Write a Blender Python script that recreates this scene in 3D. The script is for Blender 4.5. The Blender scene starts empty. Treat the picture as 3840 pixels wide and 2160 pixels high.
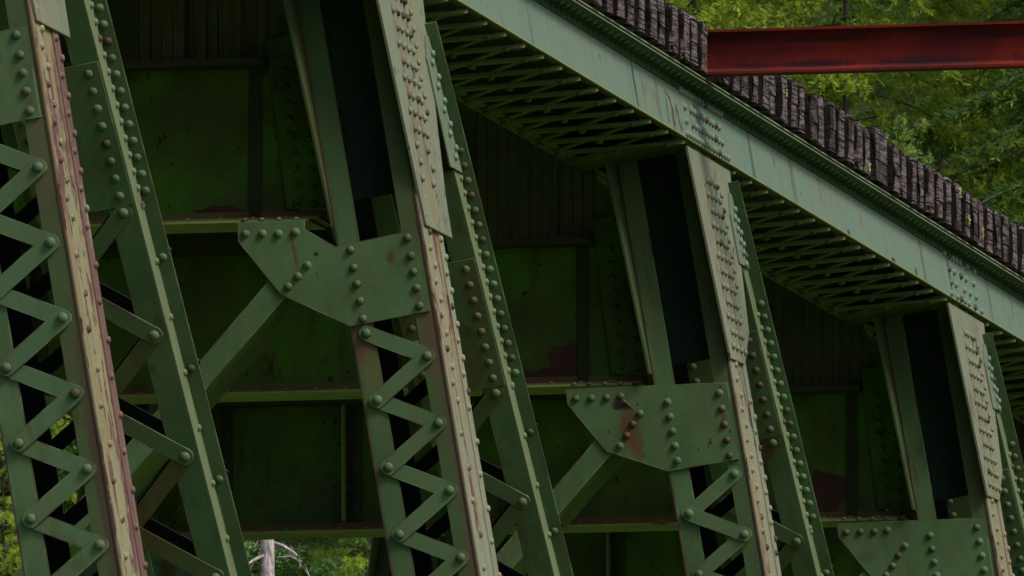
import bpy, math, random
import numpy as np
from mathutils import Vector, Matrix
S = bpy.context.scene
COL = S.collection
D = 9.6                      # distance between bents
BETA = 0.16384               # batter of the trusses
cb, sb = math.cos(BETA), math.sin(BETA)
MIRX = -6.05                 # the far truss mirrors the near one: x' = MIRX - x
NB = 5
# ---------------------------------------------------------------- camera
cam = bpy.data.cameras.new('camera'); camo = bpy.data.objects.new('camera', cam); COL.objects.link(camo)
yaw, pit, roll = 0.19907, 0.10602, -0.00393
fw = Vector((-math.sin(yaw)*math.cos(pit), math.cos(yaw)*math.cos(pit), math.sin(pit)))
rt = Vector((math.cos(yaw), math.sin(yaw), 0)); up = rt.cross(fw)
r2 = math.cos(roll)*rt + math.sin(roll)*up; u2 = -math.sin(roll)*rt + math.cos(roll)*up
M = Matrix((r2, u2, -fw)).transposed().to_4x4(); M.translation = Vector((17.5176, -73.6205, -10.9444))
camo.matrix_world = M
cam.sensor_width = 36; cam.lens = 56825.13/3840*36; cam.clip_start = 1; cam.clip_end = 2000
cam.dof.use_dof = True; cam.dof.focus_distance = 92; cam.dof.aperture_fstop = 24
S.camera = camo
# ---------------------------------------------------------------- light
SUN = Vector((0.60, -0.27, 0.75)).normalized()
elev = math.asin(SUN.z); az = math.atan2(SUN.x, SUN.y)
w = bpy.data.worlds.new('World'); S.world = w; w.use_nodes = True
nt = w.node_tree; sky = nt.nodes.new('ShaderNodeTexSky'); sky.sky_type = 'NISHITA'; sky.sun_disc = False
sky.sun_elevation = elev; sky.sun_rotation = az
nt.links.new(sky.outputs[0], nt.nodes['Background'].inputs[0]); sky.dust_density = 4.0; sky.ozone_density = .4; sky.air_density = .9; nt.nodes['Background'].inputs[1].default_value = 0.085
sl = bpy.data.lights.new('sun', 'SUN'); sl.energy = 1.9; sl.angle = math.radians(16); sl.color = (1, .94, .82)
so = bpy.data.objects.new('sun', sl); COL.objects.link(so); so.rotation_euler = SUN.to_track_quat('Z', 'Y').to_euler()
S.view_settings.view_transform = 'Standard'; S.view_settings.look = 'None'; S.view_settings.exposure = 0.66; S.view_settings.gamma = 1
# ---------------------------------------------------------------- materials
def nodes(name):
    m = bpy.data.materials.new(name); m.use_nodes = True
    t = m.node_tree; b = t.nodes['Principled BSDF']
    return m, t, b
def N(t, typ, **kw):
    n = t.nodes.new(typ)
    for k, v in kw.items():
        if k.startswith('i_'): n.inputs[k[2:].replace('_', ' ')].default_value = v
        else: setattr(n, k, v)
    return n
def coords(t, sx=1, sy=1, sz=1):
    tc = t.nodes.new('ShaderNodeTexCoord'); oi = t.nodes.new('ShaderNodeObjectInfo')
    a = N(t, 'ShaderNodeVectorMath', operation='MULTIPLY_ADD')
    t.links.new(oi.outputs['Location'], a.inputs[0]); a.inputs[1].default_value = (.731, 1.37, .911)
    t.links.new(tc.outputs['Object'], a.inputs[2])
    return a.outputs[0]
def mapped(t, vec, sc, off=(0, 0, 0)):
    mp = t.nodes.new('ShaderNodeMapping'); t.links.new(vec, mp.inputs[0])
    mp.inputs['Scale'].default_value = sc; mp.inputs['Location'].default_value = off
    return mp.outputs[0]
def noise(t, vec, scale=1, detail=4, rough=.55):
    n = N(t, 'ShaderNodeTexNoise'); n.inputs['Scale'].default_value = scale
    n.inputs['Detail'].default_value = detail; n.inputs['Roughness'].default_value = rough
    t.links.new(vec, n.inputs['Vector']); return n.outputs['Fac']
def ramp(t, fac, a, b):
    r = N(t, 'ShaderNodeMapRange'); r.inputs['From Min'].default_value = a; r.inputs['From Max'].default_value = b
    r.interpolation_type = 'SMOOTHSTEP'; t.links.new(fac, r.inputs['Value']); return r.outputs['Result']
def scale(t, fac, k):
    r = N(t, 'ShaderNodeMath', operation='MULTIPLY'); t.links.new(fac, r.inputs[0]); r.inputs[1].default_value = k
    return r.outputs[0]
def mul(t, a, b):
    r = N(t, 'ShaderNodeMath', operation='MULTIPLY'); t.links.new(a, r.inputs[0]); t.links.new(b, r.inputs[1]); return r.outputs[0]
def mix(t, fac, a, b):
    m = t.nodes.new('ShaderNodeMix'); m.data_type = 'RGBA'
    t.links.new(fac, m.inputs[0])
    for k, v in ((6, a), (7, b)):
        if isinstance(v, tuple): m.inputs[k].default_value = (*v, 1)
        else: t.links.new(v, m.inputs[k])
    return m.outputs[2]
def bump(t, b, h, strength, dist=.01):
    n = t.nodes.new('ShaderNodeBump'); n.inputs['Strength'].default_value = strength; n.inputs['Distance'].default_value = dist
    t.links.new(h, n.inputs['Height']); t.links.new(n.outputs[0], b.inputs['Normal'])

KP = .64
RUST = (.075, .030, .013); DRUST = (.028, .013, .012); MAUVE = (.20, .095, .10)
def paint(name, c1, c2, streak=.5, streakc=(.05, .06, .045), st_sc=(16, 16, .8), rust=.5, rc=RUST, peel=0, peelc=MAUVE,
          edge=None, rough=.66, chips=.0, warm=.0, warmc=(.30, .24, .13), dark=0.0, spots=()):
    m, t, b = nodes(name); v = coords(t)
    k_ = lambda c: tuple(x*KP for x in c)
    c1, c2, streakc, rc, peelc, warmc = map(k_, (c1, c2, streakc, rc, peelc, warmc)); spots = [(a_, b_, k_(c_), d_) for a_, b_, c_, d_ in spots]
    col = mix(t, ramp(t, noise(t, v, 1.7, 5, .6), .35, .65), c1, c2)
    if warm:
        col = mix(t, scale(t, ramp(t, noise(t, mapped(t, v, (9, 9, .7)), 1, 3, .6), .45, .62), warm), col, warmc)
    if streak:
        s = ramp(t, noise(t, mapped(t, v, st_sc), 1, 4, .62), .50, .74)
        s = mul(t, s, ramp(t, noise(t, v, 1.1, 2), .35, .6))
        col = mix(t, scale(t, s, streak), col, streakc)
    if dark:
        s = ramp(t, noise(t, mapped(t, v, (2.2, 2.2, .09), (3, 7, 1)), 1, 2, .4), .63, .69)
        col = mix(t, scale(t, s, dark), col, (.045, .05, .05))
    if rust:
        r = mul(t, ramp(t, noise(t, v, 2.3, 5, .62), .54, .68), ramp(t, noise(t, mapped(t, v, (9, 9, 3)), 1, 5, .7), .44, .60))
        col = mix(t, scale(t, r, rust), col, rc)
    if chips:
        c = ramp(t, noise(t, mapped(t, v, (23, 23, 11)), 1, 3, .6), .70-.06*chips, .72-.06*chips)
        col = mix(t, c, col, DRUST)
    if edge:                                                     # worn, rust-lined plate edges; pale tones paint in the light edges catch
        bv = t.nodes.new('ShaderNodeBevel'); bv.samples = 4; bv.inputs['Radius'].default_value = .013
        ge = t.nodes.new('ShaderNodeNewGeometry'); dt = N(t, 'ShaderNodeVectorMath', operation='DOT_PRODUCT')
        t.links.new(bv.outputs[0], dt.inputs[0]); t.links.new(ge.outputs['Normal'], dt.inputs[1])
        em = ramp(t, dt.outputs['Value'], .998, .94)
        ec = mix(t, ramp(t, noise(t, mapped(t, v, (4, 4, 4), (2, 5, 3)), 1, 3, .6), .42, .58), tuple(x*KP for x in edge), k_((.085, .040, .022)))
        col = mix(t, scale(t, em, .85), col, ec)
    tc2 = t.nodes.new('ShaderNodeTexCoord').outputs['Object'] if spots else None
    for (sx_, sy_, sz_), (ra, rb_, rcc), scol, st in spots:      # soft stains at their own places
        mp = t.nodes.new('ShaderNodeMapping'); mp.vector_type = 'POINT'; t.links.new(tc2, mp.inputs[0])
        mp.inputs['Scale'].default_value = (1/ra, 1/rb_, 1/rcc); mp.inputs['Location'].default_value = (-sx_/ra, -sy_/rb_, -sz_/rcc)
        ln = N(t, 'ShaderNodeVectorMath', operation='LENGTH'); t.links.new(mp.outputs[0], ln.inputs[0])
        ad = N(t, 'ShaderNodeMath', operation='MULTIPLY_ADD'); t.links.new(noise(t, mapped(t, v, (30, 30, 9)), 1, 4, .65), ad.inputs[0]); ad.inputs[1].default_value = 1.3; t.links.new(ln.outputs['Value'], ad.inputs[2])
        col = mix(t, scale(t, ramp(t, ad.outputs[0], 1.65, 1.05), st), col, scol)
    hb = noise(t, v, 60, 3, .6)
    if peel:
        p0 = noise(t, mapped(t, v, (5.5, 5.5, 1.3), (1.3, .2, .4)), 1, 7, .68)
        p = ramp(t, p0, .60-.12*peel, .612-.12*peel)
        col = mix(t, p, col, peelc)
        e = mul(t, ramp(t, p0, .588-.12*peel, .60-.12*peel), ramp(t, p0, .62-.12*peel, .608-.12*peel))
        e = mul(t, e, ramp(t, noise(t, v, 13, 3), .48, .56))
        col = mix(t, e, col, (.035, .018, .018))
        h2 = N(t, 'ShaderNodeMath', operation='MULTIPLY_ADD'); t.links.new(p, h2.inputs[0]); h2.inputs[1].default_value = -.8; t.links.new(hb, h2.inputs[2]); hb = h2.outputs[0]
    t.links.new(col, b.inputs['Base Color']); b.inputs['Roughness'].default_value = rough
    b.inputs['Specular IOR Level'].default_value = .25
    bump(t, b, hb, .25, .004)
    return m
GA = (.098, .190, .082); GB = (.064, .130, .050)
M_front = paint('faded_green_paint', GA, GB, edge=(.20, .30, .16), streak=.6, streakc=(.055, .085, .040), rust=.75, warm=.35, warmc=(.13, .165, .070), rc=(.085, .045, .015))
M_gusA = paint('gusset_paint', GA, GB, edge=(.22, .30, .17), streak=.3, rust=.35, warm=.3, warmc=(.13, .165, .070), rc=(.085, .045, .015), chips=.2,
    spots=[((-.79, 0, -1.55), (.014, .1, .16), (.10, .065, .028), .8), ((-.25, 0, -1.70), (.03, .1, .05), (.10, .06, .02), .9), ((-.13, 0, -1.95), (.03, .1, .10), (.10, .07, .035), .6)])
M_gusB = paint('stained_gusset_paint', GA, GB, edge=(.22, .30, .17), streak=.3, rust=.35, warm=.3, warmc=(.13, .165, .070), rc=(.085, .045, .015), chips=.2,
    spots=[((-.735, 0, -1.68), (.085, .1, .26), (.115, .052, .018), .9), ((-.79, 0, -1.50), (.05, .1, .06), (.085, .05, .025), .7), ((-.70, 0, -1.80), (.05, .1, .12), (.11, .075, .02), .8), ((-.14, 0, -1.72), (.025, .1, .12), (.11, .055, .025), .8)])
M_gusC = paint('clean_gusset_paint', GA, GB, edge=(.22, .30, .17), streak=.4, rust=.5, warm=.3, warmc=(.13, .165, .070), rc=(.085, .045, .015), spots=[((-.93, 0, -1.62), (.09, .1, .05), (.075, .06, .045), .5)])
RB = (.085, .050, .034)
M_fl0 = paint('flange_paint_browned', (.068, .128, .048), (.078, .098, .036), streak=.4, rust=.6, warm=.3, warmc=(.09, .088, .038), rc=(.07, .032, .014), spots=[((-.07, 0, -3.95), (.055, .1, 1.1), RB, .85), ((-.11, 0, -2.2), (.07, .1, .35), (.12, .105, .055), .7)])
M_fl1 = paint('flange_paint_browned_top', (.068, .128, .048), (.078, .098, .036), streak=.4, rust=.6, warm=.3, warmc=(.09, .088, .038), rc=(.07, .032, .014), spots=[((-.09, 0, -2.2), (.10, .1, .30), (.13, .075, .045), .8), ((-.07, 0, -3.2), (.04, .1, .9), (.13, .085, .06), .6), ((-.50, 0, -2.14), (.12, .1, .20), (.13, .065, .05), .9), ((-.46, 0, -2.4), (.07, .1, .25), (.15, .15, .05), .6)])
M_fl1L = paint('flange_paint_rust_top', (.078, .155, .066), (.062, .125, .048), streak=.5, streakc=(.055, .085, .04), edge=(.09, .05, .03), spots=[((-.50, 0, -2.14), (.12, .1, .20), (.12, .062, .042), .9), ((-.46, 0, -2.4), (.07, .1, .25), (.14, .14, .045), .6)])
M_rbar = paint('rust_stained_bar_paint', (.088, .125, .045), (.11, .060, .022), streak=.3, rust=.7, rc=(.11, .05, .015), warm=.4, warmc=(.10, .15, .06))
M_dgusB = paint('brace_gusset_paint_rusty', GA, (.10, .12, .05), streak=.3, rust=.9, warm=.5, warmc=(.12, .10, .04), rc=(.10, .045, .015))
M_flange = paint('brownish_green_paint', (.066, .130, .048), (.070, .098, .036), streak=.4, rust=.75, warm=.3, warmc=(.085, .08, .036), rc=(.07, .032, .014))
M_green = paint('bounce_green_paint', (.085, .235, .016), (.055, .095, .024), streak=.8, streakc=(.03, .045, .018), st_sc=(7, 7, .9), rust=.9, rc=(.05, .022, .014), chips=.5, warm=.5, warmc=(.09, .13, .03))  # richer green of sheltered paint, with green bounce light put into the colour
M_endang = paint('dull_green_angle_paint', (.040, .062, .022), (.030, .045, .018), streak=.6, streakc=(.02, .022, .012), rust=.6)
M_edge = paint('olive_flange_paint', (.32, .40, .15), (.25, .34, .12), streak=.3, rust=.9, rc=(.11, .045, .012))
M_upright = paint('rust_washed_flange_paint', (.16, .17, .075), (.17, .10, .04), streak=.3, rust=.9, rc=(.10, .04, .012))
M_web = paint('pale_green_weathered_paint', (.155, .265, .222), (.185, .270, .205), streak=.85, streakc=(.105, .155, .135), st_sc=(22, 22, .7), rust=.55, rc=(.14, .075, .045), chips=.35, dark=.75, warm=.6, warmc=(.225, .25, .155),
    spots=[((0, 17.17, .17), (.1, .045, .30), (.045, .055, .05), .9), ((0, 28.55, .15), (.1, .045, .30), (.045, .055, .05), .9), ((0, 21.95, .21), (.1, .018, .05), (.04, .02, .014), 1), ((0, 23.6, .20), (.1, .022, .12), (.13, .085, .045), .8), ((0, 23.62, .28), (.1, .02, .03), (.04, .02, .015), 1),
           ((0, 24.5, .02), (.1, .06, .03), (.05, .03, .02), 1), ((0, 26.2, .015), (.1, .10, .025), (.05, .025, .02), 1), ((0, 25.1, .18), (.1, .015, .09), (.12, .08, .05), .8), ((0, 27.1, .03), (.1, .05, .04), (.045, .025, .02), 1), ((0, 22.8, .10), (.1, .012, .03), (.04, .025, .02), 1), ((0, 19.0, .18), (.1, .03, .2), (.14, .12, .075), .6), ((0, 16.1, .2), (.1, .02, .03), (.03, .03, .02), 1)])
M_under = paint('shaded_underside_paint', (.040, .090, .030), (.030, .065, .022), rust=.6, streak=.5, streakc=(.015, .02, .01))  # shade under the top flange put into a darker green
M_rivg = paint('green_rivet_paint', (.09, .19, .085), (.07, .15, .06), rust=.3)
M_chordtop = paint('flange_green_paint', (.20, .27, .15), (.15, .21, .10), rust=.5, streak=.3)
M_cover = paint('beige_bleached_paint', edge=(.12, .07, .04), c1=(.245, .285, .205), c2=(.205, .265, .19), streak=.8, streakc=(.19, .145, .095), st_sc=(26, 26, .7), rust=.6, rc=(.09, .035, .022), peel=.0, warm=.4, warmc=(.28, .23, .13), chips=.7,
    spots=[((0, .47, -.22), (.1, .035, .07), (.045, .018, .022), 1), ((0, .50, -.40), (.1, .03, .07), (.05, .02, .02), .9), ((0, .44, -.62), (.1, .03, .09), (.05, .02, .02), .9), ((0, .16, -.75), (.1, .05, .55), (.21, .105, .075), .75),
           ((0, .40, -1.0), (.1, .06, .40), (.20, .105, .085), .7), ((0, .10, -.3), (.1, .03, .3), (.21, .14, .09), .6), ((0, .33, -1.35), (.1, .12, .3), (.28, .23, .11), .6)])
M_legweb = paint('peeling_beige_paint', (.31, .31, .215), (.26, .31, .215), streak=.85, streakc=(.20, .12, .095), st_sc=(30, 30, .4), rust=.4, rc=(.08, .032, .022), peel=.12, peelc=(.15, .075, .07), warm=.7, warmc=(.30, .22, .125), chips=.3)
M_legweb0 = paint('flaking_cream_paint', (.33, .325, .19), (.29, .30, .17), streak=.9, streakc=(.22, .125, .09), st_sc=(30, 30, .4), rust=.5, rc=(.08, .03, .018), peel=.5, peelc=(.16, .078, .078), warm=.8, warmc=(.31, .22, .12), chips=.5)
M_mauve = paint('mauve_primer', (.17, .088, .088), (.20, .115, .10), streak=.8, streakc=(.28, .24, .16), st_sc=(30, 30, .5), rust=.4, rc=(.07, .02, .018), peel=.15, peelc=(.30, .28, .18), chips=.4)
M_legd = paint('sage_weathered_paint', (.17, .22, .115), (.14, .20, .10), streak=.5, streakc=(.11, .10, .05), rust=.6, rc=(.10, .045, .025))
M_cleat = paint('pale_cleat_paint', (.19, .25, .175), (.16, .225, .15), streak=.6, streakc=(.12, .10, .06), rust=.7, chips=.4)
M_seam = paint('rusty_seam', (.060, .030, .026), (.10, .052, .042), streak=.2, rust=.6, rc=(.03, .012, .01))
M_bar = paint('lacing_paint', (.098, .190, .090), (.080, .155, .068), edge=(.20, .30, .16), streak=.25, rust=.6, warm=.3, warmc=(.15, .14, .065), rc=(.10, .055, .015))
M_sof = paint('soffit_lacing_paint', (.095, .155, .038), (.065, .115, .026), streak=.3, rust=.5)
M_dark = paint('dark_green_paint', (.060, .075, .045), (.040, .052, .032), streak=.85, streakc=(.016, .016, .013), st_sc=(15, 15, .35), rust=.5)  # dull dark green for inner chord faces, girder flanges and stringers
M_shade = paint('shaded_interior_paint', (.010, .020, .016), (.007, .013, .011), streak=.0, rust=.3, rc=(.02, .01, .008))  # near-black colour paints in the shade inside posts and braces
M_teal = paint('teal_green_paint', (.055, .125, .070), (.036, .090, .050), streak=.4, rust=.3, rc=(.05, .03, .02))
M_red = paint('red_oxide_paint', (.25, .020, .012), (.12, .013, .012), streak=.8, streakc=(.055, .012, .014), st_sc=(5, 5, 6), rust=1.0, rc=(.06, .018, .018), rough=.95,
    spots=[((2.05, 0, .055), (.32, .3, .035), (.05, .013, .018), .95), ((2.75, 0, .055), (.38, .3, .04), (.05, .013, .018), .95), ((3.6, 0, .06), (.42, .3, .045), (.05, .014, .018), .95), ((1.65, 0, .05), (.15, .3, .03), (.06, .013, .018), .8),
           ((2.1, 0, .215), (.55, .3, .03), (.05, .011, .012), .8), ((3.2, 0, .21), (.5, .3, .035), (.05, .011, .012), .8), ((1.5, 0, .22), (.3, .3, .03), (.05, .011, .012), .7), ((4.0, 0, .12), (.2, .3, .05), (.10, .03, .012), .5)])
M_mark = nodes('faded_black_marking')[0]; M_mark.node_tree.nodes['Principled BSDF'].inputs['Base Color'].default_value = (.055, .06, .065, 1)

M_hole = nodes('dark_hollow')[0]; M_hole.node_tree.nodes['Principled BSDF'].inputs['Base Color'].default_value = (.012, .008, .007, 1)
def wood_mat(name, a, bcol, sc):
    m, t, b = nodes(name); v = coords(t)
    n1 = noise(t, mapped(t, v, sc), 1, 6, .7)
    a = tuple(x*KP*1.1 for x in a); bcol = tuple(x*KP*1.1 for x in bcol)
    col = mix(t, ramp(t, n1, .40, .60), a, bcol)
    col = mix(t, ramp(t, noise(t, v, 4, 3), .45, .7), col, (a[0]*1.5, a[1]*1.4, a[2]*1.4))
    g = ramp(t, noise(t, mapped(t, v, (7, 7, 7), (4, 4, 4)), 1, 4, .6), .66, .72)
    col = mix(t, scale(t, g, .35), col, (.07, .08, .04))
    t.links.new(col, b.inputs['Base Color']); b.inputs['Roughness'].default_value = .85
    b.inputs['Specular IOR Level'].default_value = .12
    bump(t, b, n1, 1.0, .03)
    return m
M_endgrain = wood_mat('weathered_end_grain', (.028, .021, .021), (.30, .245, .25), (5, 5, 70))
M_side = wood_mat('shaded_timber_side', (.005, .004, .005), (.020, .014, .016), (3, 20, 20))  # tie sides coloured near black to stand in for shade
m, t, b = nodes('yellow_lichen'); b.inputs['Base Color'].default_value = (.24, .25, .075, 1); b.inputs['Roughness'].default_value = .9; M_lichen = m

def bark(name, a, c):
    m, t, b = nodes(name); v = coords(t); n1 = noise(t, mapped(t, v, (30, 30, 8)), 1, 5, .7)
    t.links.new(mix(t, ramp(t, n1, .35, .65), a, c), b.inputs['Base Color']); b.inputs['Roughness'].default_value = .9; bump(t, b, n1, .8, .02)
    return m
M_bark = bark('brown_bark', (.03, .022, .02), (.09, .07, .06)); M_snag = bark('grey_bark', (.14, .12, .13), (.60, .53, .55))
def leafmat(name, a, c, d, tr=.45):
    m, t, b = nodes(name); v = coords(t); out = [n for n in t.nodes if n.type == 'OUTPUT_MATERIAL'][0]
    col = mix(t, ramp(t, noise(t, v, 1.5, 3), .38, .62), a, c)
    col = mix(t, ramp(t, noise(t, v, 7, 3), .52, .72), col, d)
    df = t.nodes.new('ShaderNodeBsdfDiffuse'); tl = t.nodes.new('ShaderNodeBsdfTranslucent'); ms = t.nodes.new('ShaderNodeMixShader')
    ms.inputs[0].default_value = tr
    t.links.new(col, df.inputs[0]); t.links.new(mix(t, ramp(t, noise(t, v, 3, 2), .3, .7), col, (a[0]*1.8, a[1]*1.5, a[2]*.7)), tl.inputs[0])
    t.links.new(df.outputs[0], ms.inputs[1]); t.links.new(tl.outputs[0], ms.inputs[2]); t.links.new(ms.outputs[0], out.inputs[0])
    return m
M_leafY = leafmat('yellow_green_needles', (.26, .38, .05), (.10, .18, .035), (.56, .56, .08), .5)
M_leafG = leafmat('dark_green_needles', (.10, .19, .05), (.045, .10, .03), (.30, .38, .08), .45)
M_leafB = leafmat('blue_green_needles', (.15, .30, .11), (.24, .42, .14), (.36, .50, .14), .4)
M_leafS = leafmat('fresh_green_needles', (.13, .23, .07), (.20, .31, .08), (.32, .42, .10), .4)
M_leafL = leafmat('bright_young_needles', (.24, .36, .06), (.30, .44, .07), (.42, .52, .08), .4)
m, t, b = nodes('forest_floor'); v = coords(t)
sx_ = t.nodes.new('ShaderNodeSeparateXYZ'); t.links.new(v, sx_.inputs[0])
t.links.new(mix(t, ramp(t, sx_.outputs[1], 40, 60), mix(t, ramp(t, noise(t, v, .5, 5), .4, .6), (.11, .15, .045), (.07, .11, .03)), mix(t, ramp(t, noise(t, v, .5, 5), .4, .6), (.022, .034, .010), (.012, .020, .006))), b.inputs['Base Color']); b.inputs['Roughness'].default_value = 1; b.inputs['Specular IOR Level'].default_value = 0; M_ground = m

M_rriv = paint('rusty_rivet', (.085, .072, .042), (.065, .060, .035), rust=.5, rc=(.07, .035, .02))
RR = random.Random(99); RUSTY = (M_front, M_gusA, M_gusB, M_gusC, M_cover, M_legweb, M_legweb0, M_bar, M_web, M_dgusB, M_legd)
# ---------------------------------------------------------------- mesh helpers
class MB:
    def __init__(s): s.v = []; s.f = []; s.m = []; s.mats = []; s.sm = []
    def mi(s, mat):
        if mat not in s.mats: s.mats.append(mat)
        return s.mats.index(mat)
    def raw(s, vs, fs, mat, smooth=False, X=None):
        n = len(s.v); k = s.mi(mat)
        s.v += [tuple(X @ Vector(p)) for p in vs] if X is not None else [tuple(p) for p in vs]
        for f in fs: s.f.append(tuple(i+n for i in f)); s.m.append(k); s.sm.append(smooth)
    def box(s, x0, x1, y0, y1, z0, z1, mat, X=None):
        vs = [(x, y, z) for x in (x0, x1) for y in (y0, y1) for z in (z0, z1)]
        s.raw(vs, [(0, 1, 3, 2), (4, 6, 7, 5), (0, 4, 5, 1), (2, 3, 7, 6), (0, 2, 6, 4), (1, 5, 7, 3)], mat, False, X)
    def prism(s, pts, f, a0, a1, mat, X=None):   # f(p, a) -> 3D point
        n = len(pts); vs = [f(p, a0) for p in pts]+[f(p, a1) for p in pts]
        fs = [tuple(range(n))[::-1], tuple(range(n, 2*n))]+[(i, (i+1) % n, n+(i+1) % n, n+i) for i in range(n)]
        s.raw(vs, fs, mat, False, X)
    def bar(s, a, b, wd, n, th, mat, ext=0.03, X=None, rnd=True):  # flat bar a->b, normal n, front face offset th
        a, b, n = Vector(a), Vector(b), Vector(n).normalized(); d = (b-a).normalized(); q = n.cross(d)
        h = wd/2; o = []
        K = 6 if rnd else 1
        if rnd:
            for i in range(K+1):
                t_ = -math.pi/2+math.pi*i/K; o.append(b+d*(ext-h if ext > h else 0)+d*h*math.cos(t_)+q*h*math.sin(t_))
            for i in range(K+1):
                t_ = math.pi/2+math.pi*i/K; o.append(a-d*(ext-h if ext > h else 0)+d*h*math.cos(t_)+q*h*math.sin(t_))
        else:
            o = [b+d*ext-q*h, b+d*ext+q*h, a-d*ext+q*h, a-d*ext-q*h]
        m_ = len(o); vs = [p for p in o]+[p+n*th for p in o]
        fs = [tuple(range(m_))[::-1], tuple(range(m_, 2*m_))]+[(i, (i+1) % m_, m_+(i+1) % m_, m_+i) for i in range(m_)]
        s.raw(vs, fs, mat, False, X)
    def rivet(s, c, n, mat, r=.023, h=.019, X=None):
        if X is None and RR.random() < .10 and mat in RUSTY: mat = M_rriv
        c, n = Vector(c), Vector(n).normalized(); a = n.orthogonal().normalized(); b2 = n.cross(a); vs = []; fs = []; K = 9
        for j, (rr, hh) in enumerate(((1, 0), (.93, .45), (.66, .82))):
            for i in range(K):
                t_ = 2*math.pi*i/K; vs.append(c+(a*math.cos(t_)+b2*math.sin(t_))*r*rr+n*h*hh)
        vs.append(c+n*h)
        for j in range(2):
            for i in range(K): fs.append((j*K+i, j*K+(i+1) % K, (j+1)*K+(i+1) % K, (j+1)*K+i))
        for i in range(K): fs.append((2*K+i, 2*K+(i+1) % K, 3*K))
        s.raw(vs, fs, mat, True, X)
    def build(s, name, parent=None, loc=(0, 0, 0), rot=0, sx=1, label=None, kind=None):
        me = bpy.data.meshes.new(name); me.from_pydata(s.v, [], s.f)
        for m_ in s.mats: me.materials.append(m_)
        me.polygons.foreach_set('material_index', s.m); me.polygons.foreach_set('use_smooth', s.sm); me.update()
        import bmesh
        bm = bmesh.new(); bm.from_mesh(me); bmesh.ops.recalc_face_normals(bm, faces=bm.faces); bm.to_mesh(me); bm.free()
        o = bpy.data.objects.new(name, me); COL.objects.link(o)
        if parent: o.parent = parent
        o.location = loc; o.rotation_euler = (0, rot, 0); o.scale = (sx, 1, 1)
        if label: o['label'] = label
        if kind: o['kind'] = kind
        return o
UY = lambda p, a: (p[0], a, -p[1])     # (u, v) polygon, extruded along y
YU = lambda p, a: (a, p[0], -p[1])     # (y, v) polygon, extruded along u
def tag(o, label, cat, group=None):
    o['label'] = label; o['category'] = cat
    if group: o['group'] = group
    return o
kids = {}
def children(o): return [c for c in bpy.data.objects if c.parent == o]
def copy_tree(o, parent, skip=()):
    c = o.copy(); COL.objects.link(c); c.parent = parent
    for ch in children(o):
        if ch.name.split('.')[0] in skip: continue
        copy_tree(ch, c)
    return c

# ================================================================= the bridge
B0 = Vector((MIRX/2, 2*D, -13.0))
bridge = bpy.data.objects.new('steel_bridge', None); COL.objects.link(bridge); bridge.location = B0
tag(bridge, 'riveted green steel truss bridge with leaning laced posts and peeling beige paint', 'bridge')
def near(k): return dict(loc=Vector((0, k*D, 0))-B0, rot=-BETA)
def put(o, k, far=False):
    if far: o.location = Vector((MIRX, k*D, 0))-B0; o.rotation_euler = (0, BETA, 0); o.scale = (-1, 1, 1)
    else: o.location = Vector((0, k*D, 0))-B0; o.rotation_euler = (0, -BETA, 0); o.scale = (1, 1, 1)
def mat_of(k, far):
    if far: return Matrix.Translation((MIRX, k*D, 0)) @ Matrix.Rotation(BETA, 4, 'Y') @ Matrix.Diagonal((-1, 1, 1, 1))
    return Matrix.Translation((0, k*D, 0)) @ Matrix.Rotation(-BETA, 4, 'Y')
VB = 13.0
UO, UI = -.05, -.535
rest = MB()     # all lacing bars beyond the hundred that show largest

def post_bars(flip, v1):
    """front lacing bars of a post: list of (a, b, ontop)"""
    out = []; v = 2.10; left = not flip
    if flip: v = 2.08
    i = 0
    while v < v1:
        a = (-.457 if left else -.132, v); bb = (-.132 if left else -.457, v+.1935)
        up_right = (a[0] < bb[0] and a[1] > bb[1]) or (a[0] > bb[0] and a[1] < bb[1])
        top = up_right != flip
        out.append((a, bb, top)); v += .1935; left = not left; i += 1
    return out
def add_post_bar(mb, a, bb, top, back=False, X=None):
    if back:
        y = .583; mb.bar((a[0], y, -a[1]), (bb[0], y, -bb[1]), .078, (0, 1, 0), .01, M_shade, X=X)
        return
    y = -.011 if top else -.001
    mb.bar((a[0], y, -a[1]), (bb[0], y, -bb[1]), .090, (0, -1, 0), .010, M_bar, X=X)
    if top:
        for p in (a, bb): mb.rivet((p[0], y-.010, -p[1]), (0, -1, 0), M_bar, r=.028, h=.023, X=X)
    elif a[1] < 2.12: mb.rivet((a[0], y-.010, -a[1]), (0, -1, 0), M_bar, r=.028, h=.023, X=X)

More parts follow.
